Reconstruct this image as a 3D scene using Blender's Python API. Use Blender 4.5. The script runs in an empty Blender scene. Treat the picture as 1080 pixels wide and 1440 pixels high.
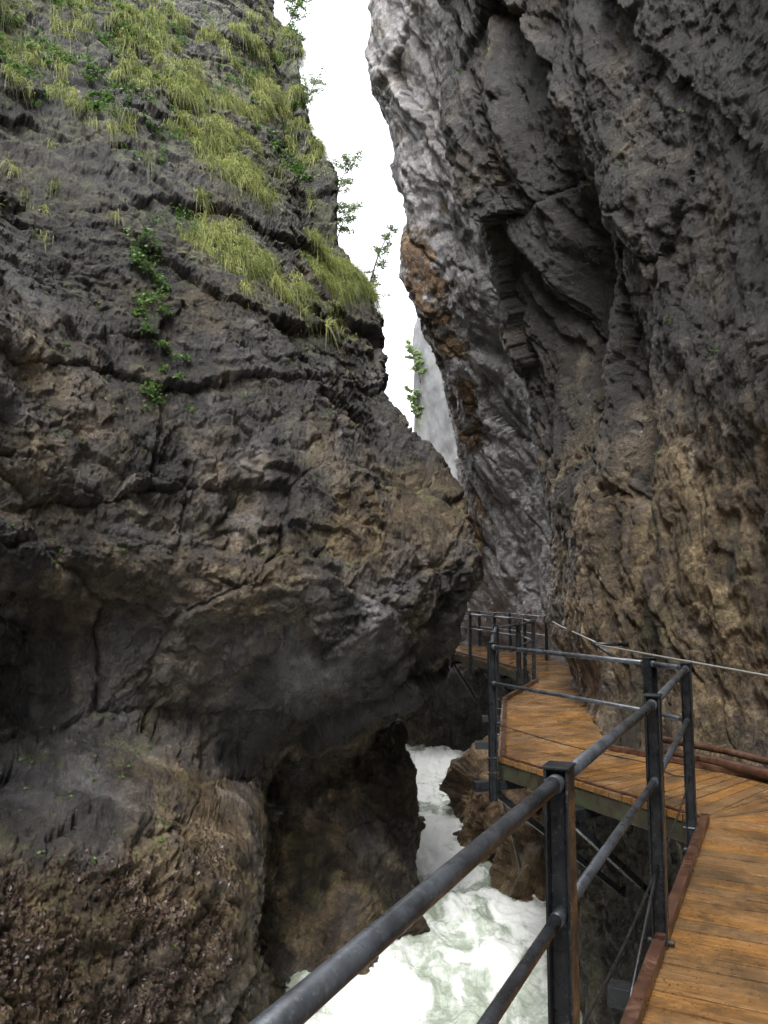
import bpy, math, random
import numpy as np
from mathutils import Vector, Matrix
F=np.float32
rng=np.random.default_rng(7); random.seed(7)
scene=bpy.context.scene
# ------------------------------------------------------------------ noise
def h3(ix,iy,iz,seed):
    with np.errstate(over='ignore'):
        n=(ix.astype(np.uint32)*np.uint32(374761393)+iy.astype(np.uint32)*np.uint32(668265263)
           +iz.astype(np.uint32)*np.uint32(2147483647-1013904223)+np.uint32((seed*2654435761)&0xffffffff))
        n=(n^(n>>np.uint32(13)))*np.uint32(1274126177)
        n=(n^(n>>np.uint32(16)))*np.uint32(2246822519)
        n=n^(n>>np.uint32(15))
    return (n&np.uint32(0xffffff)).astype(F)/F(16777216.0)
def vnoise(p,seed):
    fl=np.floor(p); f=(p-fl).astype(F); i=fl.astype(np.int32)
    u=f*f*f*(f*(f*6-15)+10)
    ix,iy,iz=i[:,0],i[:,1],i[:,2]
    def L(a,b,t): return a+(b-a)*t
    ux,uy,uz=u[:,0],u[:,1],u[:,2]
    x00=L(h3(ix,iy,iz,seed),h3(ix+1,iy,iz,seed),ux)
    x10=L(h3(ix,iy+1,iz,seed),h3(ix+1,iy+1,iz,seed),ux)
    x01=L(h3(ix,iy,iz+1,seed),h3(ix+1,iy,iz+1,seed),ux)
    x11=L(h3(ix,iy+1,iz+1,seed),h3(ix+1,iy+1,iz+1,seed),ux)
    return (L(L(x00,x10,uy),L(x01,x11,uy),uz)*2-1).astype(F)
def fbm(p,seed,octs=5,gain=.5,ridged=False):
    s=np.zeros(len(p),F); a=1.0; q=p.astype(F)
    for o in range(octs):
        n=vnoise(q,seed+o*17)
        if ridged: n=1-2*np.abs(n)
        s+=F(a)*n; a*=gain; q=q*F(2.03)+F(11.3)
    return s
def facet(p,seed):
    p=p.astype(F); fl=np.floor(p); f=p-fl; i=fl.astype(np.int32)
    d1=np.full(len(p),9,F); d2=np.full(len(p),9,F); hgt=np.zeros(len(p),F)
    for dx in (-1,0,1):
        for dy in (-1,0,1):
            for dz in (-1,0,1):
                ix,iy,iz=i[:,0]+dx,i[:,1]+dy,i[:,2]+dz
                r1=h3(ix,iy,iz,seed); r2=h3(ix,iy,iz,seed+101); r3=h3(ix,iy,iz,seed+202)
                vx=dx+r1-f[:,0]; vy=dy+r2-f[:,1]; vz=dz+r3-f[:,2]
                d=vx*vx+vy*vy+vz*vz
                m=d<d1
                d2=np.where(m,d1,np.minimum(d2,d))
                g1=np.modf(r1*37.7)[0]*2-1; g2=np.modf(r2*53.3)[0]*2-1; g3=np.modf(r3*71.9)[0]*2-1
                hh=-(vx*g1+vy*g2+vz*g3)*F(1.1)+(np.modf((r1+r2)*91.7)[0]-.5)*F(.9)
                hgt=np.where(m,hh,hgt); d1=np.where(m,d,d1)
    return hgt.astype(F),(np.sqrt(d2)-np.sqrt(d1)).astype(F)
def sstep(a,b,x):
    t=np.clip((x-a)/(b-a),0,1); return t*t*(3-2*t)
# ------------------------------------------------------------------ mesh helpers
def link(o,parent=None):
    scene.collection.objects.link(o)
    if parent: o.parent=parent
    return o
def quads_mesh(name,V,Q,mat,smooth=True,cols=None,parent=None):
    me=bpy.data.meshes.new(name)
    me.vertices.add(len(V)); me.vertices.foreach_set('co',np.ascontiguousarray(V,dtype=np.float32).ravel())
    me.loops.add(Q.size); me.loops.foreach_set('vertex_index',np.ascontiguousarray(Q,dtype=np.int32).ravel())
    me.polygons.add(len(Q)); me.polygons.foreach_set('loop_start',np.arange(0,Q.size,Q.shape[1],dtype=np.int32))
    me.polygons.foreach_set('use_smooth',np.full(len(Q),smooth,dtype=bool))
    me.update(calc_edges=True)
    if cols is not None:
        ca=me.color_attributes.new('Tint','FLOAT_COLOR','POINT')
        ca.data.foreach_set('color',np.ascontiguousarray(cols,dtype=np.float32).ravel())
    me.materials.append(mat)
    return link(bpy.data.objects.new(name,me),parent)
def grid_quads(nu,nv,flip=False):
    i,j=np.meshgrid(np.arange(nu-1),np.arange(nv-1),indexing='ij')
    a=(i*nv+j).ravel(); b=((i+1)*nv+j).ravel(); c=((i+1)*nv+j+1).ravel(); d=(i*nv+j+1).ravel()
    return np.stack([d,c,b,a] if flip else [a,b,c,d],1)
class MB:
    def __init__(s): s.v=[];s.f=[];s.c=[];s.uv=[]
    def box(s,corners,col=(.5,.5,.5),uv=None):
        b=len(s.v); s.v+=[tuple(c) for c in corners]
        fs=[(0,3,2,1),(4,5,6,7),(0,1,5,4),(1,2,6,5),(2,3,7,6),(3,0,4,7)]
        for f in fs: s.f.append(tuple(b+k for k in f))
        s.c+=[col]*8
        s.uv+=list(uv) if uv else [(0,0)]*8
    def beam(s,p0,p1,w,h,up=(0,0,1),col=(.5,.5,.5)):
        p0=Vector(p0);p1=Vector(p1); d=(p1-p0).normalized(); u=Vector(up)
        if abs(d.dot(u))>.98: u=Vector((0.455,.89,0)) if abs(d.z)>.9 else Vector((0,0,1))
        r=d.cross(u).normalized(); u=r.cross(d).normalized()
        cs=[]
        for p in (p0,p1):
            cs.append([p-r*w/2-u*h/2,p+r*w/2-u*h/2,p+r*w/2+u*h/2,p-r*w/2+u*h/2])
        s.box(cs[0]+cs[1],col,[(0,0),(0,w),(0,w),(0,0),(1,0),(1,w),(1,w),(1,0)])
    def tube(s,pts,r,n=12,col=(.5,.5,.5),cap=True):
        pts=[Vector(p) for p in pts]; b=len(s.v); prev=None
        for k,p in enumerate(pts):
            d=(pts[min(k+1,len(pts)-1)]-pts[max(k-1,0)]).normalized()
            if prev is None:
                a=Vector((0,0,1)) if abs(d.z)<.9 else Vector((1,0,0))
                x=d.cross(a).normalized()
            else: x=(prev-d*prev.dot(d)).normalized()
            prev=x; y=d.cross(x)
            rr=r[k] if isinstance(r,(list,tuple)) else r
            for q in range(n):
                t=2*math.pi*q/n
                s.v.append(tuple(p+x*math.cos(t)*rr+y*math.sin(t)*rr)); s.c.append(col); s.uv.append((0,0))
        for k in range(len(pts)-1):
            for q in range(n):
                q2=(q+1)%n
                s.f.append((b+k*n+q,b+k*n+q2,b+(k+1)*n+q2,b+(k+1)*n+q))
        if cap:
            s.f.append(tuple(b+q for q in range(n))[::-1]); e=b+(len(pts)-1)*n
            s.f.append(tuple(e+q for q in range(n)))
    def make(s,name,mat,parent=None,smooth=False,bevel=0):
        me=bpy.data.meshes.new(name); me.from_pydata(s.v,[],s.f); me.update()
        ca=me.color_attributes.new('Tint','FLOAT_COLOR','POINT')
        ca.data.foreach_set('color',np.array([tuple(c)+(1,) for c in s.c],dtype=np.float32).ravel())
        ul=me.uv_layers.new(name='UVMap'); uv=np.array(s.uv,dtype=np.float32)
        li=np.zeros(len(me.loops),dtype=np.int32); me.loops.foreach_get('vertex_index',li)
        ul.data.foreach_set('uv',uv[li].ravel())
        if smooth: me.polygons.foreach_set('use_smooth',np.array([len(p.vertices)==4 for p in me.polygons]))
        me.materials.append(mat)
        o=link(bpy.data.objects.new(name,me),parent)
        if bevel:
            m=o.modifiers.new('bevel','BEVEL'); m.width=bevel; m.segments=2; m.limit_method='ANGLE'
        return o
# ------------------------------------------------------------------ materials
class NT:
    def __init__(s,name):
        s.m=bpy.data.materials.new(name); s.m.use_nodes=True; s.t=s.m.node_tree; s.t.nodes.clear()
        s.out=s.n('ShaderNodeOutputMaterial'); s.b=s.n('ShaderNodeBsdfPrincipled'); s.l(s.b.outputs[0],s.out.inputs[0])
        s.co=s.n('ShaderNodeTexCoord').outputs['Object']
    def n(s,t,**k):
        x=s.t.nodes.new(t)
        for a,b in k.items(): setattr(x,a,b)
        return x
    def l(s,a,b): s.t.links.new(a,b)
    def noise(s,scale,detail=6,rough=.55,dist=0,co=None,mapscale=None,rot=None):
        x=s.n('ShaderNodeTexNoise'); x.inputs['Scale'].default_value=scale; x.inputs['Detail'].default_value=detail
        x.inputs['Roughness'].default_value=rough; x.inputs['Distortion'].default_value=dist
        c=co or s.co
        if mapscale:
            m=s.n('ShaderNodeMapping'); m.inputs['Scale'].default_value=mapscale
            if rot: m.inputs['Rotation'].default_value=rot
            s.l(c,m.inputs[0]); c=m.outputs[0]
        s.l(c,x.inputs['Vector']); return x.outputs['Fac']
    def ramp(s,fac,stops):
        r=s.n('ShaderNodeValToRGB'); e=r.color_ramp.elements
        while len(e)<len(stops): e.new(.5)
        for k,(p,c) in enumerate(stops):
            e[k].position=p; e[k].color=(c if len(c)==4 else tuple(c)+(1,)) if isinstance(c,tuple) else (c,c,c,1)
        s.l(fac,r.inputs[0]); return r.outputs[0]
    def mix(s,f,a,b,mode='MIX'):
        x=s.n('ShaderNodeMix',data_type='RGBA',blend_type=mode)
        for sock,v in ((x.inputs[0],f),(x.inputs[6],a),(x.inputs[7],b)):
            if hasattr(v,'is_output'): s.l(v,sock)
            elif isinstance(v,(int,float)): sock.default_value=v if sock is x.inputs[0] else (v,v,v,1)
            else: sock.default_value=tuple(v)+(1,)
        return x.outputs[2]
    def math(s,op,a,b=0.0,clamp=False):
        x=s.n('ShaderNodeMath',operation=op,use_clamp=clamp)
        for sock,v in ((x.inputs[0],a),(x.inputs[1],b)):
            if hasattr(v,'is_output'): s.l(v,sock)
            else: sock.default_value=v
        return x.outputs[0]
    def attr(s,name='Tint'):
        a=s.n('ShaderNodeAttribute',attribute_name=name); sp=s.n('ShaderNodeSeparateColor'); s.l(a.outputs['Color'],sp.inputs[0])
        return a,sp.outputs[0],sp.outputs[1],sp.outputs[2]
    def bump(s,h,strength,dist,prev=None):
        b=s.n('ShaderNodeBump'); b.inputs['Strength'].default_value=strength; b.inputs['Distance'].default_value=dist
        s.l(h,b.inputs['Height'])
        if prev: s.l(prev,b.inputs['Normal'])
        return b.outputs[0]
    def set(s,**k):
        for a,v in k.items():
            sock=s.b.inputs[a.replace('_',' ')]
            if hasattr(v,'is_output'): s.l(v,sock)
            elif isinstance(v,tuple): sock.default_value=v+(1,)
            else: sock.default_value=v

def rock_mat(name,g=1.0):
    # Tint: R = tan/brown (above 1 = iron-oxide stain), G = moss, B = pale grey, A = 1 - darkening (wet stains, tone by height; painted shade on right wall)
    t=NT(name); a,tan,moss,lite=t.attr()
    mid=t.noise(2.6,10,.68,.5); fine=t.noise(24,6,.72)
    f=t.math('ADD',t.math('MULTIPLY',mid,.6),t.math('MULTIPLY',fine,.4))
    grey=t.ramp(f,[(.40,(.009*g,.0078*g,.0072*g)),(.5,(.032*g,.0285*g,.0268*g)),(.59,(.098*g,.089*g,.084*g)),(.67,(.40*g,.38*g,.36*g))])
    brown=t.ramp(f,[(.39,(.017*g,.0105*g,.0055*g)),(.5,(.105*g,.071*g,.036*g)),(.59,(.27*g,.195*g,.108*g)),(.67,(.58*g,.48*g,.32*g))])
    light=t.ramp(f,[(.34,(.14*g,.13*g,.138*g)),(.48,(.42*g,.40*g,.412*g)),(.62,(.70*g,.68*g,.69*g))])
    rust=t.ramp(f,[(.38,(.06,.032,.018)),(.5,(.24,.135,.07)),(.64,(.52,.37,.24))])
    c=t.mix(lite,grey,light)
    c=t.mix(t.math('MINIMUM',tan,1.0),c,brown)
    c=t.mix(t.math('SUBTRACT',tan,1.0,True),c,rust)
    st=t.noise(3.0,5,.65,.3,mapscale=(1,1,.14))
    c=t.mix(t.math('MULTIPLY',t.ramp(st,[(.58,0.0),(.70,1.0)]),.3),c,(.27*g,.235*g,.20*g))
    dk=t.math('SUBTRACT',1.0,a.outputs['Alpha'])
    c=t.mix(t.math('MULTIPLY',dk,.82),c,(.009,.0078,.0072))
    mg=t.ramp(fine,[(.3,(.03,.042,.012)),(.5,(.085,.105,.03)),(.7,(.19,.205,.07))])
    mf=t.math('MULTIPLY',moss,t.ramp(mid,[(.42,0.0),(.55,1.0)]))
    c=t.mix(mf,c,mg)
    rough=t.ramp(st,[(.35,.20),(.62,.55)])
    h2=t.noise(60,5,.7)
    b=t.bump(f,1.0,.15); b=t.bump(h2,.7,.014,b)
    t.set(Base_Color=c,Roughness=rough,Normal=b,Specular_IOR_Level=.5)
    return t.m
M_rock=rock_mat('wet_limestone')
def far_mat():
    t=NT('distant_limestone')
    f=t.noise(1.0,8,.7,.2,mapscale=(1,1,.3)); c=t.ramp(f,[(.3,(.10,.103,.107)),(.5,(.155,.158,.162)),(.7,(.20,.20,.20))])
    g=t.ramp(t.noise(.5,6,.7),[(.56,0.0),(.64,.6)]); c=t.mix(g,c,(.08,.11,.05))
    t.set(Base_Color=c,Roughness=.85,Specular_IOR_Level=.2,Normal=t.bump(f,.4,.3)); return t.m
def wood_mat():
    t=NT('wet_larch_planks'); a,r,g,b=t.attr()
    uvn=t.n('ShaderNodeUVMap').outputs[0]
    grain=t.noise(1,6,.7,.4,co=uvn,mapscale=(3.5,60,1)); fineg=t.noise(1,4,.7,.2,co=uvn,mapscale=(14,260,1))
    f=t.math('ADD',t.math('MULTIPLY',grain,.6),t.math('MULTIPLY',fineg,.4))
    c=t.ramp(f,[(.3,(.075,.034,.010)),(.5,(.27,.125,.034)),(.7,(.47,.27,.09))])
    c2=t.ramp(f,[(.3,(.06,.034,.017)),(.55,(.20,.118,.055)),(.75,(.38,.26,.15))])
    c=t.mix(r,c,c2)
    d=t.noise(1.7,10,.75,.5)
    c=t.mix(t.ramp(d,[(.48,0.0),(.60,.72)]),c,(.045,.031,.018))
    c=t.mix(t.ramp(d,[(.30,.55),(.44,0.0)]),c,(.42,.29,.17))
    sp=t.ramp(t.noise(45,3,.6),[(.61,0.0),(.67,1.0)]); c=t.mix(t.math('MULTIPLY',sp,.8),c,(.03,.022,.016))
    rough=t.ramp(t.noise(2.3,6,.6),[(.42,.08),(.6,.38)])
    t.set(Base_Color=c,Roughness=rough,Normal=t.bump(f,.45,.006),Specular_IOR_Level=.8); return t.m
def metal_mat(name='wet_painted_steel',k=1.0):
    t=NT(name); f=t.noise(9,6,.7); s=t.ramp(t.noise(70,4,.6),[(.6,0.0),(.68,1.0)])
    c=t.ramp(f,[(.35,(.010*k,.011*k,.0125*k)),(.65,(.030*k,.033*k,.038*k))]); c=t.mix(t.math('MULTIPLY',s,.3),c,(.2,.21,.21))
    rust=t.ramp(t.noise(5,8,.75),[(.60,0.0),(.7,1.0)]); c=t.mix(t.math('MULTIPLY',rust,.45),c,(.07,.036,.018))
    t.set(Base_Color=c,Metallic=.3,Roughness=t.ramp(t.noise(14,5,.6),[(.35,.18),(.65,.5)]),Normal=t.bump(t.noise(90,4,.6),.4,.002)); return t.m
def beam_mat():
    t=NT('mossy_weathered_beam'); f=t.noise(8,8,.75)
    c=t.ramp(f,[(.35,(.018,.014,.010)),(.5,(.05,.042,.027)),(.62,(.045,.064,.03)),(.75,(.13,.13,.09))])
    t.set(Base_Color=c,Roughness=.5,Normal=t.bump(f,.5,.01)); return t.m
def rust_mat():
    t=NT('rusty_brown_steel'); f=t.noise(12,8,.75)
    c=t.ramp(f,[(.35,(.025,.012,.009)),(.55,(.08,.038,.023)),(.75,(.20,.12,.08))])
    t.set(Base_Color=c,Roughness=t.ramp(t.noise(6,5,.6),[(.35,.2),(.65,.5)]),Normal=t.bump(f,.3,.004)); return t.m
def water_mat():
    t=NT('milky_whitewater'); a,foam,g,b=t.attr()
    n=t.noise(1.5,10,.70,1.0,mapscale=(1.5,.6,1)); n2=t.noise(14,6,.75,.5)
    f=t.math('ADD',t.math('MULTIPLY',n,.75),t.math('MULTIPLY',n2,.25))
    ff=t.math('ADD',f,t.math('MULTIPLY',t.math('SUBTRACT',foam,.5),.22))
    c=t.ramp(ff,[(.36,(.34,.39,.31)),(.46,(.60,.65,.58)),(.56,(.90,.915,.89))])
    t.set(Base_Color=c,Roughness=t.ramp(ff,[(.40,.10),(.54,.5)]),Normal=t.bump(f,.6,.13)); return t.m
def leaf_mat(name,a,b_,tl=.4):
    t=NT(name); at,r,g,b=t.attr()
    c=t.mix(r,a,b_); t.set(Base_Color=c,Roughness=.45)
    tr=t.n('ShaderNodeBsdfTranslucent'); t.l(c,tr.inputs[0]); m=t.n('ShaderNodeMixShader'); m.inputs[0].default_value=tl
    t.l(t.b.outputs[0],m.inputs[1]); t.l(tr.outputs[0],m.inputs[2]); t.l(m.outputs[0],t.out.inputs[0]); return t.m
M_far=far_mat(); M_wood=wood_mat(); M_metal=metal_mat(); M_rail=metal_mat('wet_steel_tube',3.2); M_beam=beam_mat(); M_rust=rust_mat(); M_water=water_mat()
M_grass=leaf_mat('grass_blades',(.07,.10,.022),(.40,.43,.13)); M_leaf=leaf_mat('leaves',(.035,.085,.02),(.16,.27,.07))
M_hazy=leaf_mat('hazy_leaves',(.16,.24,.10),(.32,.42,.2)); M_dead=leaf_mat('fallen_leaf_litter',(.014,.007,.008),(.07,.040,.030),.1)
M_bark=rust_mat(); M_bark.name='bark'
# ------------------------------------------------------------------ cliffs
def surf(cols,cs,zs,sig=.16):
    zf=np.arange(-6,34,.05); k=np.arange(-20,21)*.05; w=np.exp(-k*k/(2*sig*sig)); w/=w.sum()
    P=[]
    for c in cols:
        c=sorted(c); z=[q[0] for q in c]
        xy=[]
        for a in (1,2):
            v=np.interp(zf,z,[q[a] for q in c]); v=np.convolve(np.pad(v,20,mode='edge'),w,'valid'); xy.append(np.interp(zs,zf,v))
        P.append(np.stack(xy,-1))
    P=np.array(P); n=len(P)
    i=np.clip(np.floor(cs).astype(int),0,n-2); t=(cs-i)[:,None,None]
    p0=P[np.clip(i-1,0,n-1)];p1=P[i];p2=P[i+1];p3=P[np.clip(i+2,0,n-1)]
    te=.8
    m1=(p2-p0)*.5*te; m2=(p3-p1)*.5*te
    d=np.linalg.norm(p2-p1,axis=-1,keepdims=True)
    for m in (m1,m2):
        l=np.linalg.norm(m,axis=-1,keepdims=True)+1e-6; m*=np.minimum(1,1.2*d/l)
    XY=(2*t**3-3*t**2+1)*p1+(t**3-2*t**2+t)*m1+(-2*t**3+3*t**2)*p2+(t**3-t**2)*m2
    return np.concatenate([XY,np.broadcast_to(zs[None,:,None],XY.shape[:2]+(1,))],-1)
def normals(V,flip):
    a=np.gradient(V,axis=0); b=np.gradient(V,axis=1); n=np.cross(a,b); n/=np.linalg.norm(n,axis=-1,keepdims=True)+1e-9
    return -n if flip else n
def cspace(counts):
    out=[]
    for k,n in enumerate(counts): out.append(k+np.arange(n)/n)
    out.append(np.array([len(counts)])); return np.concatenate(out)
def zspace(*segs):
    out=[]
    for a,b,s in segs: out.append(np.arange(a,b,s))
    return np.concatenate(out)
def rot(p,ax,ay):
    ca,sa=math.cos(ax),math.sin(ax); cb,sb=math.cos(ay),math.sin(ay)
    R=np.array([[cb,0,sb],[0,1,0],[-sb,0,cb]])@np.array([[1,0,0],[0,ca,-sa],[0,sa,ca]])
    return (p@R.T.astype(F)).astype(F)
L=[
 [(-5,-2.6,-24),(3,-2.8,-24),(12,-4.5,-24),(26,-7,-24)],
 [(-5,-3.9,1),(3,-4.3,1),(12,-7,2),(26,-11,3)],
 [(-4.5,-2.9,6.0),(-1.6,-2.95,6.3),(-.4,-3.1,6.6),(.3,-3.8,7.9),(1.2,-3.7,7.8),(2,-3.4,7.2),(4,-3.8,7.8),(6,-4.6,8.7),(9,-5.6,10.6),(12,-6.7,13),(18,-9,17),(26,-11,20)],
 [(-4.5,-1.9,6.9),(-1.6,-1.95,7.1),(-.5,-2.2,7.5),(.1,-2.9,8.9),(1,-2.85,8.9),(2,-2.6,8.5),(3.5,-2.8,9),(4.4,-3.1,9.4),(6,-3.5,10),(9,-4.2,12),(12,-5,14.5),(18,-6.5,18.5),(26,-8,22)],
 [(-4.5,-1.25,7.9),(-1.6,-1.35,8.0),(-.9,-1.5,8.3),(-.5,-2.0,10.2),(.2,-1.7,10.0),(1.4,-1.2,9.2),(3.5,-1.45,10.0),(6,-2.1,11.4),(9,-2.8,13.5),(12,-3.4,16),(18,-4.4,20),(26,-5.5,24)],
 [(-4.5,-1.1,9.9),(-3.2,-1.2,10.2),(-2.4,-1.5,11.4),(-1.6,-1.65,12.6),(-1.0,-1.55,12.3),(-.45,-1.05,11.4),(.3,-.6,10.2),(1.5,-.36,9.8),(3.2,-.5,10.5),(6,-1.2,12.6),(9,-1.9,14.6),(12,-2.5,17),(18,-3.5,20.8),(26,-4.5,25)],
 [(-4.5,-.25,10.5),(-3.3,-.3,10.7),(-2.7,-.2,11.2),(-1.8,-.2,12.0),(-1.0,-.3,12.9),(-.4,-.2,12.6),(.2,.28,11.0),(1,.48,10.5),(2,.52,10.6),(3.5,.08,12.0),(5,-.4,13.4),(7,-.9,14.8),(9,-1.4,15.8),(12,-2.2,17.8),(18,-3.2,21.3),(26,-4.2,25.5)],
 [(-4.5,.55,11.8),(-3.2,.60,12.0),(-2.6,.54,12.8),(-1.9,.72,13.5),(-1.3,.5,14),(-.5,.12,14.4),(.05,.30,13.4),(.35,.95,12.3),(1.2,1.34,12),(2.2,1.40,12),(3.1,1.20,12.5),(3.75,.90,13),(4.65,.33,14),(5.6,-.07,15),(6.5,-.17,15.5),(7.9,-.50,16),(9.2,-.97,16.5),(10.8,-1.10,17),(12.6,-1.95,18),(16.2,-2.35,20),(19,-3.6,22),(26,-5.5,26)],
 [(-5,.2,14.6),(-1,-.3,15.5),(.2,-.5,15),(1.3,.2,14.8),(2.5,.35,14.8),(5,-.6,17),(9,-1.8,19),(16,-3.2,23),(26,-6,29)],
 [(-5,-.2,20),(2,-.6,20),(9,-4,23),(26,-8,31)],
 [(-5,-2,30),(2,-3,30),(26,-12,36)]]
csL=cspace([12,50,150,150,120,120,130,90,30,10]); zsL=zspace((-4.3,7,.018),(7,20,.036),(20,26.2,.2))
VL=surf(L,csL,zsL,.12); NL=normals(VL,False)
shp=VL.shape; P=VL.reshape(-1,3).astype(F); N=NL.reshape(-1,3).astype(F)
C=np.repeat(csL,len(zsL)).astype(F); Z=P[:,2].copy()
wa=np.stack([fbm(P*F(.5),s,3) for s in (3,4,5)],1)*F(.16)
wb=np.stack([fbm(P*F(3.5),s,4,.6) for s in (6,7,8)],1)*F(.05)
q=rot(P+wa+wb,.35,.55)*np.array([.75,.75,1.35],F)
f1,e1=facet(q*F(.5),11); f2,e2=facet(q*F(1.4)+F(5),12); f3,e3=facet(q*F(4.2)+F(9),13); f4,e4=facet(q*F(11)+F(2),14)
w2=fbm(P*F(1.6),21,7,.58); rough=sstep(-.4,.6,fbm(P*F(.7),25,3))
lump=sstep(4,3.2,C)*sstep(-.2,-1.2,Z)
crack=((1-sstep(0,.05,e1))*.05+(1-sstep(0,.07,e2))*.02*rough)*(1-lump)
disp=f1*.20*(1-.5*lump)+f2*(.05+.065*rough)+f3*(.020+.028*rough)+f4*(.007+.009*rough)+w2*.065-crack
disp=disp+fbm(P*F(5),41,5,.68)*(.014+.07*lump)
VLd=(P+N*disp[:,None]).astype(F)
NLd=normals(VLd.reshape(shp).astype(float),False).reshape(-1,3)
n1=fbm(P*F(.7),51,6,.62); n2=fbm(P*F(1.9),53,5,.65)
tan=np.clip(.30+.45*n1+.3*n2+.55*sstep(.5,-1.5,Z)-.2*sstep(3,7,Z)+.5*sstep(.7,0,np.abs(Z-2.3-.25*(C-5)-.3*n1))*sstep(3.2,4.5,C),0,.97)
mossb=sstep(7,12,Z)*sstep(.15,.65,NLd[:,2]+.25*n1)*.8+sstep(4.5,6.5,Z)*sstep(.4,.7,NLd[:,2])*.6+sstep(7,9,Z)*sstep(5.6,6.8,C)*.4+sstep(.2,.7,n2)*sstep(.25,.65,NLd[:,2])*.4
lite=np.clip(.04+.26*fbm(P*F(.5),61,4)-.1*sstep(5,9,Z),0,.4)
vs=fbm(P*np.array([1.1,1.1,.3],F),67,5,.6)
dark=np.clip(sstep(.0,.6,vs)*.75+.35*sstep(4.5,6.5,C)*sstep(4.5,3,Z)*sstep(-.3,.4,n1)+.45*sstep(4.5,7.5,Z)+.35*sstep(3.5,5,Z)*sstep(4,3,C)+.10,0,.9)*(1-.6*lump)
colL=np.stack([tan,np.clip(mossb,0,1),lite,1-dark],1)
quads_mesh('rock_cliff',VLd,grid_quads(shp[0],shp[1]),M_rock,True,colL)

R=[
 [(-5,3.2,-24),(6,3.0,-24),(24,1.0,-24)],
 [(-5,3.1,2),(0,3.4,2),(6,3.5,2),(12,3.2,2),(24,2.2,2)],
 [(-5,2.9,6.3),(-.5,3.1,6.5),(.0,3.55,7.0),(2,3.5,7.2),(4,3.55,7.5),(8,3.7,7.8),(12,3.4,8),(24,2.4,9)],
 [(-5,2.3,8.4),(-.5,2.45,8.4),(.0,2.85,8.5),(.9,3.05,8.9),(2,3.0,9),(4,3.15,9.6),(8,3.2,10.4),(12,2.8,11),(24,1.6,12)],
 [(-5,2.1,9.8),(-.5,2.3,9.8),(0,2.65,9.95),(2,2.8,10.8),(4,2.9,11.5),(8,2.6,12.2),(12,2.0,12.8),(24,.6,13.5)],
 [(-5,2.7,13.3),(-.5,2.9,13.7),(0,3.3,13.9),(.9,3.0,14),(3.3,2.95,14),(5.05,2.70,14),(6.9,2.28,14),(8.75,1.80,14),(10.25,1.36,14),(13,1.1,14.5),(17,.6,15),(24,-.2,16)],
 [(-5,3.4,17),(-.4,4.0,17),(0,4.4,17.4),(4,4.5,17.2),(5.6,4.0,17),(7.6,3.4,16.8),(9.6,2.7,16.6),(11.6,2.2,16.5),(15.6,1.6,16.4),(24,.6,17)],
 [(-5,3.0,25),(0,3.6,24.8),(1,3.4,24),(2.3,3.15,23),(4,2.95,22),(6.6,2.5,20.3),(8.9,2.07,19),(11.6,1.5,18.5),(15.6,.85,18),(20,.2,18),(24,-.3,18)],
 [(-5,1.6,26.2),(-.2,1.8,26.2),(.2,2.4,26.3),(4.5,2.46,24),(5.4,2.49,22),(6.2,2.16,21),(7.4,1.76,20.5),(8.6,1.14,20),(10.1,.60,20),(12.2,.42,20),(14.2,.26,20),(15.4,-.20,20),(17.4,-.20,20),(24,-1.2,20)],
 [(-5,-.6,27),(-.2,-.5,27),(.6,3.0,28.5),(8,3.0,27),(24,1,26)],
 [(-5,-7,27.5),(-.2,-7,27.5),(.6,8,33),(24,8,34)]]
csR=cspace([12,70,130,110,140,80,130,90,60,20]); zsR=zspace((-4.3,9,.022),(9,20,.045),(20,24,.2))
VR=surf(R,csR,zsR,.12); NR=normals(VR,True)
shpR=VR.shape; P=VR.reshape(-1,3).astype(F); N=NR.reshape(-1,3).astype(F)
C=np.repeat(csR,len(zsR)).astype(F); Z=P[:,2].copy()
wa=np.stack([fbm(P*F(.5),s,3) for s in (103,104,105)],1)*F(.2)
wb=np.stack([fbm(P*F(3.2),s,4,.6) for s in (106,107,108)],1)*F(.06)
q=P+wa+wb; q=rot(np.stack([q[:,0],q[:,1]-F(.55)*q[:,2],q[:,2]*F(.32)],1).astype(F),.25,.6)
f1,e1=facet(q*F(.5),111); f2,e2=facet(q*F(1.4)+F(5),112)
Pr=rot(P+wb,.6,.75)*np.array([1,1,.7],F)
f3,e3=facet(Pr*F(3.6)+F(9),113); f4,e4=facet(Pr*F(9)+F(9),114)
w2=fbm(P*F(1.4)*np.array([1,1,.6],F),121,7,.56)
qs=np.stack([P[:,0]+wa[:,0],P[:,1]-F(.5)*P[:,2]+wa[:,1]*2,P[:,2]*F(.22)],1).astype(F)
rg=fbm(qs*F(.8),131,4,.5,True)
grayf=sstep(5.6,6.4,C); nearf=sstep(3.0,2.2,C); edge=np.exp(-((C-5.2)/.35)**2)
crack=((1-sstep(0,.06,e1))*.08+(1-sstep(0,.07,e2))*.02)*(1-nearf)
amp=1-.45*sstep(.7,.0,np.abs(Z-.3))
upp=sstep(2.5,6,Z)
disp=(f1*(.14+.15*upp)*(1-.35*grayf)*(1-.7*nearf)+f2*.055*(1-.2*grayf)*(1-.6*nearf)*(1-.5*edge)+f3*.024*(1-.7*edge)+f4*.009*(1-.6*edge)+w2*.085+rg*(.06+.11*upp*(1-.3*grayf))*(1-.6*nearf)-crack)*amp
disp=disp+fbm(P*F(7),141,4,.65)*(.018-.006*grayf)
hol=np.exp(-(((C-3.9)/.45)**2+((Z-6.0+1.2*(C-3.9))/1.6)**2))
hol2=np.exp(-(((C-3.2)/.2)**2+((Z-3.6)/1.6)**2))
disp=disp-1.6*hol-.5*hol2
disp=disp-.08*sstep(.9,.2,np.abs(Z-.2))
VRd=(P+N*disp[:,None]).astype(F)
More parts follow.
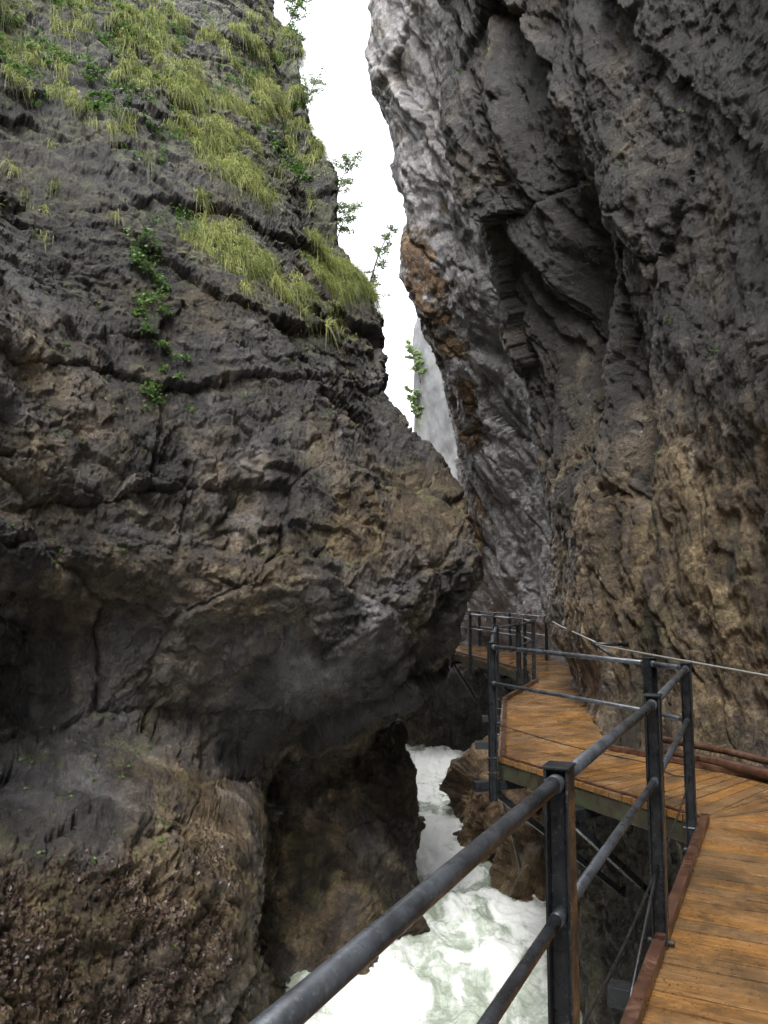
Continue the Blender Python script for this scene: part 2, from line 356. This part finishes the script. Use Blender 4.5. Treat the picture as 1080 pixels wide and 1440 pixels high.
NRd=normals(VRd.reshape(shpR).astype(float),True).reshape(-1,3)
n1=fbm(P*F(.7),151,6,.62); n2=fbm(P*F(1.9),153,6,.68)
rim=sstep(6.8,7.45,C)*sstep(2.0,3.5,Z)*sstep(12.5,9,Z)
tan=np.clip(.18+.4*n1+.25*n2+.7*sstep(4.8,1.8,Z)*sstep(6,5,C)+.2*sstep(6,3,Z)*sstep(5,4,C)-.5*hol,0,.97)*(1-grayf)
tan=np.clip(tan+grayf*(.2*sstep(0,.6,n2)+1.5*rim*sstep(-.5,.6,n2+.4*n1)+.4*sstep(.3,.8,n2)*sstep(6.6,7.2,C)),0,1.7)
tan=np.where(Z<-.1,np.clip(.45+.5*n1,0,1),tan)
moss=np.clip(sstep(.3,.8,NRd[:,2])*sstep(.0,.5,n1)*.35+.3*sstep(.2,.7,n2)*sstep(3,.5,Z)*sstep(5,4,C),0,1)
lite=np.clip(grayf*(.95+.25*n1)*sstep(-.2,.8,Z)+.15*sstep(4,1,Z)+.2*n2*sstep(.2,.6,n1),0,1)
vs=fbm(P*np.array([1.2,1.2,.22],F),167,5,.6)
dark=np.clip((sstep(.0,.6,vs)*.75+.45*upp+.5*hol+.35*sstep(.3,.9,vs)*sstep(4,2,Z)+.25*nearf*sstep(2.5,4,Z))*(1-grayf)+grayf*.4*sstep(.3,.8,vs)*sstep(5,9,Z),0,.92)  # stain streaks, plus shade painted into the hollow and upper near wall
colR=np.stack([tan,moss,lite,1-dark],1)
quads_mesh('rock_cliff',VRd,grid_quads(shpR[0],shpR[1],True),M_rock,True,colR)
# distant cliff
Dc=[[(-5,6,70),(22,8,75)],[(-5,2.4,48),(10,2.2,48),(22,2.6,50)],[(-5,2.1,45),(10,1.93,45),(17,2.0,46),(22,3.2,47)],[(-5,5,43),(22,6,44)],[(-5,16,40),(22,18,42)]]
cs=cspace([10,30,80,40]); zs=np.arange(-4,22,.12); V=surf(Dc,cs,zs); N=normals(V,True); sh=V.shape; P=V.reshape(-1,3).astype(F)
d=fbm(P*F(.9)*np.array([1,1,.4],F),221,6,.55)*.14
quads_mesh('distant_cliff',P+N.reshape(-1,3)*d[:,None],grid_quads(sh[0],sh[1],True),M_far)
# ------------------------------------------------------------------ ground + river
g=np.array([[-200,-200,-5],[200,-200,-5],[200,300,-5],[-200,300,-5]],float)
quads_mesh('ground',g,np.array([[0,1,2,3]]),M_rock,False,np.tile([.5,0,.2,1],(4,1)))
xs=np.arange(-5,6,.028); ys=np.concatenate([np.arange(-24,7,.3),np.arange(7,28.5,.032)])
X,Y=np.meshgrid(xs,ys,indexing='ij'); P=np.stack([X.ravel(),Y.ravel(),np.zeros(X.size)],1).astype(F)
wr=np.stack([fbm(P*F(.7),s,3) for s in (301,302,303)],1)*F(.45)
q=(P+wr)*np.array([1.1,.5,1],F)
a1=fbm(q,311,5,.5,True)*.085+fbm((P+wr*.6)*np.array([3,1.6,1],F),321,5,.58,True)*.032
a1+= .12*np.sin((P[:,1]+wr[:,1]*2+P[:,0]*.4)*1.1)
foam=sstep(-.6,.6,fbm(q*F(1.3),331,5,.6))
P2=P.copy(); P2[:,2]=-3.22+a1
quads_mesh('river',P2,grid_quads(len(xs),len(ys)),M_water,True,np.stack([foam,foam,foam,np.ones_like(foam)],1))
# ------------------------------------------------------------------ boulders
def boulder(c,r,seed,tanv=.8,sub=6):
    bpy.ops.mesh.primitive_ico_sphere_add(subdivisions=sub,radius=1); o=bpy.context.object; me=o.data
    n=len(me.vertices); a=np.zeros(n*3,F); me.vertices.foreach_get('co',a); a=a.reshape(-1,3)
    p=a*np.array(r,F); f1,e1=facet(p*F(1.0)+F(seed),seed); f2,e2=facet(p*F(2.8)+F(seed),seed+1); f3,_=facet(p*F(8)+F(seed),seed+2)
    d=f1*.34+f2*.12+f3*.03+fbm(p*F(2.5),seed+5,6,.55)*.08
    s=min(1,min(r)/.7)
    p=p+a*d[:,None]*s+np.array(c,F); me.vertices.foreach_set('co',p.ravel())
    ca=me.color_attributes.new('Tint','FLOAT_COLOR','POINT'); nn=fbm(p,seed+9,4)
    cc=np.stack([np.clip(tanv+.4*nn,0,1.6),sstep(.1,.6,nn)*.35,np.full(n,.6,F),np.ones(n,F)],1).astype(np.float32); ca.data.foreach_set('color',cc.ravel())
    me.polygons.foreach_set('use_smooth',np.ones(len(me.polygons),dtype=bool)); me.update()
    me.materials.append(M_rock); o.name='boulder'; me.name='boulder'
boulder((2.66,17.2,-3.0),(1.15,2.9,1.4),401,1.45,7)
boulder((2.80,14.3,-3.35),(.75,1.5,1.0),411,1.3)
# ------------------------------------------------------------------ walkway
walk=link(bpy.data.objects.new('wooden_walkway',None))
st=[((-1.45,-1.5),(-.1,-2.2)),((2.24,5.9),(3.54,5.24)),((2.24,5.9),(3.45,7.1)),((1.12,8.1),(2.35,8.55)),((1.77,12.3),(3.0,12.6)),
    ((2.75,14.9),(3.55,14.7)),((2.9,16.3),(4.2,17.2)),((2.6,18.5),(4.2,20.5)),((1.93,22.1),(3.6,25.2)),((.3,23),(.5,25.6))]
pl=MB(); uvo=0
def lerp(a,b,t): return (a[0]+(b[0]-a[0])*t,a[1]+(b[1]-a[1])*t)
for k in range(len(st)-1):
    (o0,i0),(o1,i1)=st[k],st[k+1]
    lo=math.dist(o0,o1); li=math.dist(i0,i1); n=max(2,round(max((lo+li)/2,li*.8)/.135)); gp=.0065
    for j in range(n):
        t0=j/n; t1=(j+1)/n
        go=min(.4/n,gp/lo) if lo>.1 else 0
        a=lerp(o0,o1,t0+go); b=lerp(i0,i1,t0+gp/max(li,.1)); c=lerp(i0,i1,t1-gp/max(li,.1)); d=lerp(o0,o1,t1-go)
        ex=random.uniform(-.02,.06); w_=math.dist(a,b)
        b=lerp(a,b,1+ex/w_); c=lerp(d,c,1+ex/w_)
        dz=random.uniform(-.003,.003); uvo+=1.37
        if lo<.05: a=lerp(a,b,.02); d=lerp(d,c,.02)
        ww=(math.dist(b,c)+math.dist(a,d))/2; LL=math.dist(a,b)
        cs_=[(a[0],a[1],-.045),(b[0],b[1],-.045),(c[0],c[1],-.045),(d[0],d[1],-.045),(a[0],a[1],dz),(b[0],b[1],dz),(c[0],c[1],dz),(d[0],d[1],dz)]
        u=[(uvo,uvo),(uvo+LL,uvo),(uvo+LL,uvo+ww),(uvo,uvo+ww)]
        pl.box(cs_,(random.random(),random.random(),0),u+u)
pl.make('planks',M_wood,walk,bevel=.003)
bm=MB(); tb=MB()
outer=[s[0] for s in st]; outer=[outer[0],outer[1]]+outer[3:]
inner=[s[1] for s in st]
for k in range(len(outer)-1):
    a,b=outer[k],outer[k+1]
    bm.beam((a[0]+.03,a[1]+.03,-.125),(b[0]+.03,b[1]+.03,-.125),.06,.155)
    bm.beam((a[0]+.6,a[1]+.1,-.125),(b[0]+.6,b[1]+.1,-.125),.08,.15)
    nrm=Vector((b[0]-a[0],b[1]-a[1],0)).normalized(); rt=Vector((nrm.y,-nrm.x,0))
    o=rt*.045
    if k!=1: tb.beam((a[0]+o.x,a[1]+o.y,.032),(b[0]+o.x-nrm.x*.03,b[1]+o.y-nrm.y*.03,.032),.055,.055)
    else: tb.beam((a[0]+o.x,a[1]+o.y,.012),(b[0]+o.x,b[1]+o.y,.012),.025,.02)
bm.make('edge_beams',M_beam,walk,bevel=.006)
for a,b in ((inner[2],inner[3]),):
    tb.beam((a[0]-.12,a[1]-.1,.03),(b[0]-.05,b[1]-.05,.03),.05,.05)
tb.make('toe_boards',M_rust,walk,bevel=.005)
br=MB()
posts=[(-.335,.6),(.485,2.29),(1.265,3.85),(2.08,5.62),(1.97,6.04),(1.05,7.95),(1.36,10.1),(1.70,12.3),(2.25,13.6),(2.75,14.95),(2.82,16.3),(2.5,18.4),(2.15,20.3),(1.86,22.1),(1.1,22.5),(.3,22.9)]
for (x,y),(dx,dy) in ((posts[1],(.89,-.455)),(posts[2],(.89,-.455)),(posts[0],(.89,-.455)),((1.62,7.0),(.8,.6)),((1.1,8.05),(.9,.3)),((1.36,10.1),(.99,-.1)),((1.7,12.2),(.99,-.1)),((2.5,18.4),(.95,.2)),((1.9,22.1),(.5,.85))):
    d=Vector((dx,dy,0)).normalized()
    br.beam(Vector((x,y,-.25))-d*.24,Vector((x,y,-.25))+d*1.7,.10,.09)
    br.beam(Vector((x,y,-.30))-d*.05,Vector((x,y,-1.5))+d*1.5,.06,.06)
br.make('support_brackets',M_metal,walk,bevel=.005)
# ------------------------------------------------------------------ railing
rail=link(bpy.data.objects.new('metal_railing',None))
pm=MB(); tm=MB(); cm=MB()
def hpost(x,y,dirx,diry,h=1.1,low=-.3):
    d=Vector((dirx,diry,0)).normalized(); s=Vector((d.y,-d.x,0)); c=Vector((x,y,0))
    for sg in (-1,1):
        e=c+s*sg*.030
        pm.box([e+d*a+s*b+Vector((0,0,z)) for z in (low,h) for a,b in ((-.04,-.004),(.04,-.004),(.04,.004),(-.04,.004))])
    pm.box([c+d*a+s*b+Vector((0,0,z)) for z in (low,h-.002) for a,b in ((-.006,-.0255),(.006,-.0255),(.006,.0255),(-.006,.0255))])
    pm.box([c+d*a+s*b+Vector((0,0,z)) for z in (h+.001,h+.009) for a,b in ((-.044,-.038),(.044,-.038),(.044,.038),(-.044,.038))])
    for z in (.02,-.12):
        pm.tube([c-s*.055+Vector((0,0,z)),c+s*.06+Vector((0,0,z))],.012,6)
for k,(x,y) in enumerate(posts):
    a=posts[max(k-1,0)]; b=posts[min(k+1,len(posts)-1)]
    if k in (3,): a,b=posts[2],posts[3]
    if k==4: a,b=posts[4],posts[5]
    hpost(x,y,b[0]-a[0],b[1]-a[1],1.12,-.38)
P0=(-1.19,-1.1)
for z,r in ((1.085,.0205),(.735,.017)):
    pts=[(P0[0],P0[1],z)]+[(p[0],p[1],z) for p in posts]
    for k in range(len(pts)-1):
        a=Vector(pts[k]); b=Vector(pts[k+1])
        tm.tube([a,b],r,16)
        tm.tube([a,a+(b-a).normalized()*.07],r*1.2,16); tm.tube([b-(b-a).normalized()*.07,b],r*1.2,16)
for k in range(len(posts)-1):
    z=.36; a=Vector((posts[k][0],posts[k][1],z)); b=Vector((posts[k+1][0],posts[k+1][1],z)); n=8
    cm.tube([a.lerp(b,t/n)+Vector((0,0,-.03*math.sin(math.pi*t/n))) for t in range(n+1)],.005,6)
cm.tube([(1.265,3.85,.36),(.68,3.2,-.9)],.009,8)
cm.tube([(1.03,7.95,.05),(1.4,8.6,-1.2)],.012,8)
pm.make('posts',M_metal,rail,bevel=.002); tm.make('rails',M_rail,rail,smooth=True); cm.make('cables',M_metal,rail,smooth=True)
r2=MB()
for a,b in (((3.9,19.5),(3.5,22.5)),((3.5,22.5),(2.9,24.6)),((2.9,24.6),(1.0,25.3))):
    for z in (1.05,.6): r2.tube([(a[0],a[1],z),(b[0],b[1],z)],.02,8)
    r2.beam((a[0],a[1],0),(a[0],a[1],1.07),.06,.06)
r2.make('inner_rail',M_metal,rail)
# ------------------------------------------------------------------ wall cable and pipes
wc=MB()
A=Vector((2.5,9.6,1.0)); B=Vector((3.32,6.5,.90)); Cc=Vector((3.2,2.5,.95))
wc.tube([A,B,Cc],.011,8)
wc.tube([A+Vector((0,0,.03)),Vector((2.62,12,1.12)),Vector((2.85,14,1.15))],.008,6)
M_cable=NT('galvanised_cable'); M_cable.set(Base_Color=(.36,.36,.34),Metallic=.4,Roughness=.4)
hl=link(bpy.data.objects.new('steel_handline',None))
wc.make('cable',M_cable.m,hl,True)
wa_=MB()
wa_.tube([A+Vector((.4,.05,.0)),A+Vector((-.05,0,.01))],.022,8); wa_.tube([A,A+Vector((.4,-.05,-.27))],.02,8)
wa_.tube([B+Vector((.3,.1,-.05)),B],.018,8)
wa_.make('anchor',M_metal,hl,True)
pp=MB()
pp.tube([(2.75,8.0,.07),(3.05,7.45,.08),(3.3,6.85,.08),(3.52,5.6,.09)],.045,14)
pp.tube([(2.72,8.15,.17),(3.15,7.55,.16),(3.42,6.9,.15),(3.6,5.6,.16)],.032,14)
pp.make('rusty_pipe',M_rust,None,True)
# ------------------------------------------------------------------ vegetation
def scatter(V,Nn,W,n):
    W=np.maximum(W,0); W=W/W.sum(); idx=rng.choice(len(V),n,p=W); return V[idx].astype(float),Nn[idx]
def grass(name,pos,nor,blades,lmin,lmax,width=.011):
    n=len(pos)*blades; p=np.repeat(pos,blades,0); nn=np.repeat(nor,blades,0)
    tl=np.repeat(rng.uniform(lmin,lmax,len(pos)),blades)*rng.uniform(.55,1.1,n); tc=np.repeat(rng.random(len(pos)),blades)
    p=p+rng.normal(0,.045,(n,3)); d=nn*.7+np.array([0,0,.6])+rng.normal(0,.38,(n,3)); d/=np.linalg.norm(d,axis=1,keepdims=True)
    side=np.cross(d,rng.normal(0,1,(n,3))); side/=np.linalg.norm(side,axis=1,keepdims=True)
    V=[];T=[0,.35,.7,1]; drop=rng.uniform(.7,1.9,n)
    for t in T:
        c=p+d*(tl*t)[:,None]*.9; c[:,2]-=drop*tl*t*t
        w=width*(1-.85*t)*.5
        V+= [c-side*w,c+side*w]
    V=np.stack(V,1).reshape(-1,3); b=np.arange(n)[:,None]*8
    Q=np.concatenate([b+np.array([[2*k,2*k+1,2*k+3,2*k+2]]) for k in range(3)],0)
    cv=np.clip(tc*.75+rng.random(n)*.4-.08,0,1); cols=np.repeat(np.stack([cv,cv,cv,np.ones(n)],1),8,0)
    quads_mesh(name,V,Q,M_grass,True,cols)
def leaves_geo(centers,rad,per,size,flat=.7,nor=None):
    n=len(centers)*per; c=np.repeat(centers,per,0); r=np.repeat(rad,per) if np.ndim(rad) else rad
    o=rng.normal(0,1,(n,3)); o/=np.linalg.norm(o,axis=1,keepdims=True); o*=(rng.random(n)**.5*r)[:,None]; o[:,2]*=flat
    p=c+o; a=rng.normal(0,1,(n,3)); a[:,2]*=.5
    if nor is not None:
        a=np.cross(nor+rng.normal(0,.3,(n,3)),a)
    a/=np.linalg.norm(a,axis=1,keepdims=True)
    up_=rng.normal(0,1,(n,3))+np.array([0,0,1.5]) if nor is None else nor+rng.normal(0,.3,(n,3))
    b=np.cross(a,up_); b/=np.linalg.norm(b,axis=1,keepdims=True)
    s=(size*rng.uniform(.6,1.3,n))[:,None]
    V=np.stack([p-a*s*.5,p+b*s*.3,p+a*s*.6,p-b*s*.3],1).reshape(-1,3)
    Q=np.arange(n*4).reshape(-1,4); cv=np.clip(rng.random(n)*.8+.2*(o[:,2]>0),0,1)
    return V,Q,np.repeat(np.stack([cv,cv,cv,np.ones(n)],1),4,0)
CL=np.repeat(csL,len(zsL)); ZL=VLd[:,2]
area=np.repeat(np.gradient(csL)*1.0,len(zsL))*np.tile(np.gradient(zsL),len(csL))
cl=fbm(VLd*F(1.2),71,5,.6); up=np.clip(NLd[:,2]+.3,.02,1.2)
clump=sstep(-.15,.4,cl)
g1=np.exp(-(((CL-4.1)/.7)**2+((ZL-12.0)/2.2)**2))
g2=sstep(5.2,6.2,CL)*sstep(7.5,6.9,CL)*sstep(6.6,8.0,ZL)*sstep(18,14,ZL)*sstep(-.1,.45,fbm(VLd*F(.9),73,4))
g5=sstep(1.6,2.2,CL)*sstep(3.8,3.0,CL)*sstep(8.0,10.0,ZL)*.2
g3=np.exp(-(((CL-4.2)/.5)**2+((ZL-6.8)/.5)**2))*.45
pos,nor=scatter(VLd,NLd,area*up*clump*(g1+g2*.8+g5*.5+g3),2700)
grass('grass',pos,nor,42,.22,.58,.013)
pos,nor=scatter(VLd,NLd,area*up*sstep(.1,.5,cl)*(sstep(4.8,7,ZL)*sstep(1.8,2.5,CL)*sstep(7.0,6,CL)),200)
grass('grass',pos,nor,40,.15,.45,.012)
w4=np.exp(-(((CL-3.25)/.12)**2))*sstep(3.4,3.8,ZL)*sstep(6.8,6.0,ZL)*sstep(-.2,.3,fbm(VLd*F(2.5),79,3))
w6=np.exp(-((CL-3.7)/.8)**2-((ZL-7.4)/.5)**2)*.3
pos,nor=scatter(VLd,NLd,area*(w4*.7+sstep(-.1,.4,fbm(VLd*F(1.6),77,3))*(g5*3.5+w6+g2*.8+g1*.35)*up),1300)
V,Q,cc=leaves_geo(pos+nor*.06,rng.uniform(.05,.17,len(pos)),28,.055)
quads_mesh('leafy_plants',V,Q,M_leaf,False,cc)
pos,nor=scatter(VLd,NLd,area*np.clip(NLd[:,2]-.1,0,1)*sstep(-2,1,ZL)*sstep(7,4,ZL)*sstep(1.9,2.2,CL)*sstep(7.2,6.5,CL)*(1.5-sstep(2,4.5,CL)),200)
V,Q,cc=leaves_geo(pos,rng.uniform(.02,.06,len(pos)),14,.03); quads_mesh('leafy_plants',V,Q,M_leaf,False,cc)
lw=sstep(1.7,2.1,CL)*sstep(4.0,3.4,CL)*sstep(-.5,-.9,ZL)*sstep(-.1,.4,fbm(VLd*F(2.0),81,5,.6)+.25*sstep(3.2,2.2,CL))*np.clip(NLd[:,2]+.4,0,1)
pos,nor=scatter(VLd,NLd,area*lw,7500)
V,Q,cc=leaves_geo(pos+nor*.006,.004,1,.034,.7,nor); quads_mesh('fallen_leaves',V,Q,M_dead,False,cc)
pos,nor=scatter(VRd,NRd,np.clip(NRd[:,2]-.3,0,1)*sstep(1,4,VRd[:,2]),60)
V,Q,cc=leaves_geo(pos,.07,18,.045); quads_mesh('leafy_plants',V,Q,M_leaf,False,cc)
def tree(name,base,h,lean,spread,conifer,leafsize,seed,mat=None,per=22):
    r=random.Random(seed); root=link(bpy.data.objects.new(name,None)); b=MB(); tips=[]
    base=Vector(base); top=base+Vector(lean)+Vector((0,0,h)); pts=[]
    for k in range(9):
        t=k/8; pts.append(base.lerp(top,t)+Vector((math.sin(t*5+seed)*.03*h,0,0)))
    b.tube(pts,[.02*h*(1-.85*k/8)*.6+.004 for k in range(9)],8)
    nb=26 if conifer else 18
    for k in range(nb):
        t=.2+.8*k/nb; p=base.lerp(top,t); a=r.uniform(0,6.28); ln=spread*((1.05-t) if conifer else r.uniform(.4,1))*r.uniform(.5,1.1)+.05
        d=Vector((math.cos(a),math.sin(a),r.uniform(-.1,.25) if conifer else r.uniform(-.1,.8)))
        q=p+d*ln; m=p.lerp(q,.5)+Vector((0,0,.05*ln)); b.tube([p,m,q],[.005*h+.002,.003*h+.002,.002],5)
        for s in range(5): tips.append(p.lerp(q,.3+.7*s/4))
    b.make('trunk_and_branches',M_bark,root,True)
    tp=np.array([tuple(t) for t in tips]); V,Q,cc=leaves_geo(tp,spread*(.14 if conifer else .24),per,leafsize)
    quads_mesh('foliage',V,Q,mat or M_leaf,False,cc,root)
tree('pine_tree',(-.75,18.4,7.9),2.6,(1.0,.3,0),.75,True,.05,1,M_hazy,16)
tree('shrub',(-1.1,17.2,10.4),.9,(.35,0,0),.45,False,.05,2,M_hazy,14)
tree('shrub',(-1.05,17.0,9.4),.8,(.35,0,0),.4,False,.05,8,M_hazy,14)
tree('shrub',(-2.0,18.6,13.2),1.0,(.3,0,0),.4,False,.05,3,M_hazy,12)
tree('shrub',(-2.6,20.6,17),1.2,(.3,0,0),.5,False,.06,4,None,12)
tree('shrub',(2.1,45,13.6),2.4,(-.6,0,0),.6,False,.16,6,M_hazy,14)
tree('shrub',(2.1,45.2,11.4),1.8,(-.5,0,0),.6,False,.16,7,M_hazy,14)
# ------------------------------------------------------------------ light
EL,AZ=math.radians(62),math.radians(-163)
wd=bpy.data.worlds.new("World"); scene.world=wd; wd.use_nodes=True; nt=wd.node_tree
bg=nt.nodes['Background']; sky=nt.nodes.new('ShaderNodeTexSky'); sky.sky_type='NISHITA'; sky.sun_disc=False
sky.sun_elevation=EL; sky.sun_rotation=AZ; sky.air_density=1.0; sky.dust_density=4; sky.ozone_density=1
hs=nt.nodes.new('ShaderNodeHueSaturation'); hs.inputs['Saturation'].default_value=.10; hs.inputs['Value'].default_value=5.0
nt.links.new(sky.outputs[0],hs.inputs['Color']); nt.links.new(hs.outputs[0],bg.inputs[0]); bg.inputs[1].default_value=.15
sl=bpy.data.lights.new('sun','SUN'); sl.energy=1.3; sl.angle=math.radians(22); sl.color=(1,.97,.93)
so=link(bpy.data.objects.new('sun',sl))
dv=Vector((math.sin(AZ)*math.cos(EL),math.cos(AZ)*math.cos(EL),math.sin(EL)))
so.rotation_euler=dv.to_track_quat('Z','Y').to_euler()
cd=bpy.data.cameras.new('camera'); cam=link(bpy.data.objects.new('camera',cd)); cam.location=(0,0,1.6)
cam.rotation_euler=(math.radians(95.8),0,0); cd.sensor_fit='VERTICAL'; cd.sensor_height=36; cd.lens=28.25; cd.clip_end=800; cd.clip_start=.05
scene.camera=cam
scene.view_settings.view_transform='Standard'; scene.view_settings.look='None'; scene.view_settings.exposure=0
print('done')
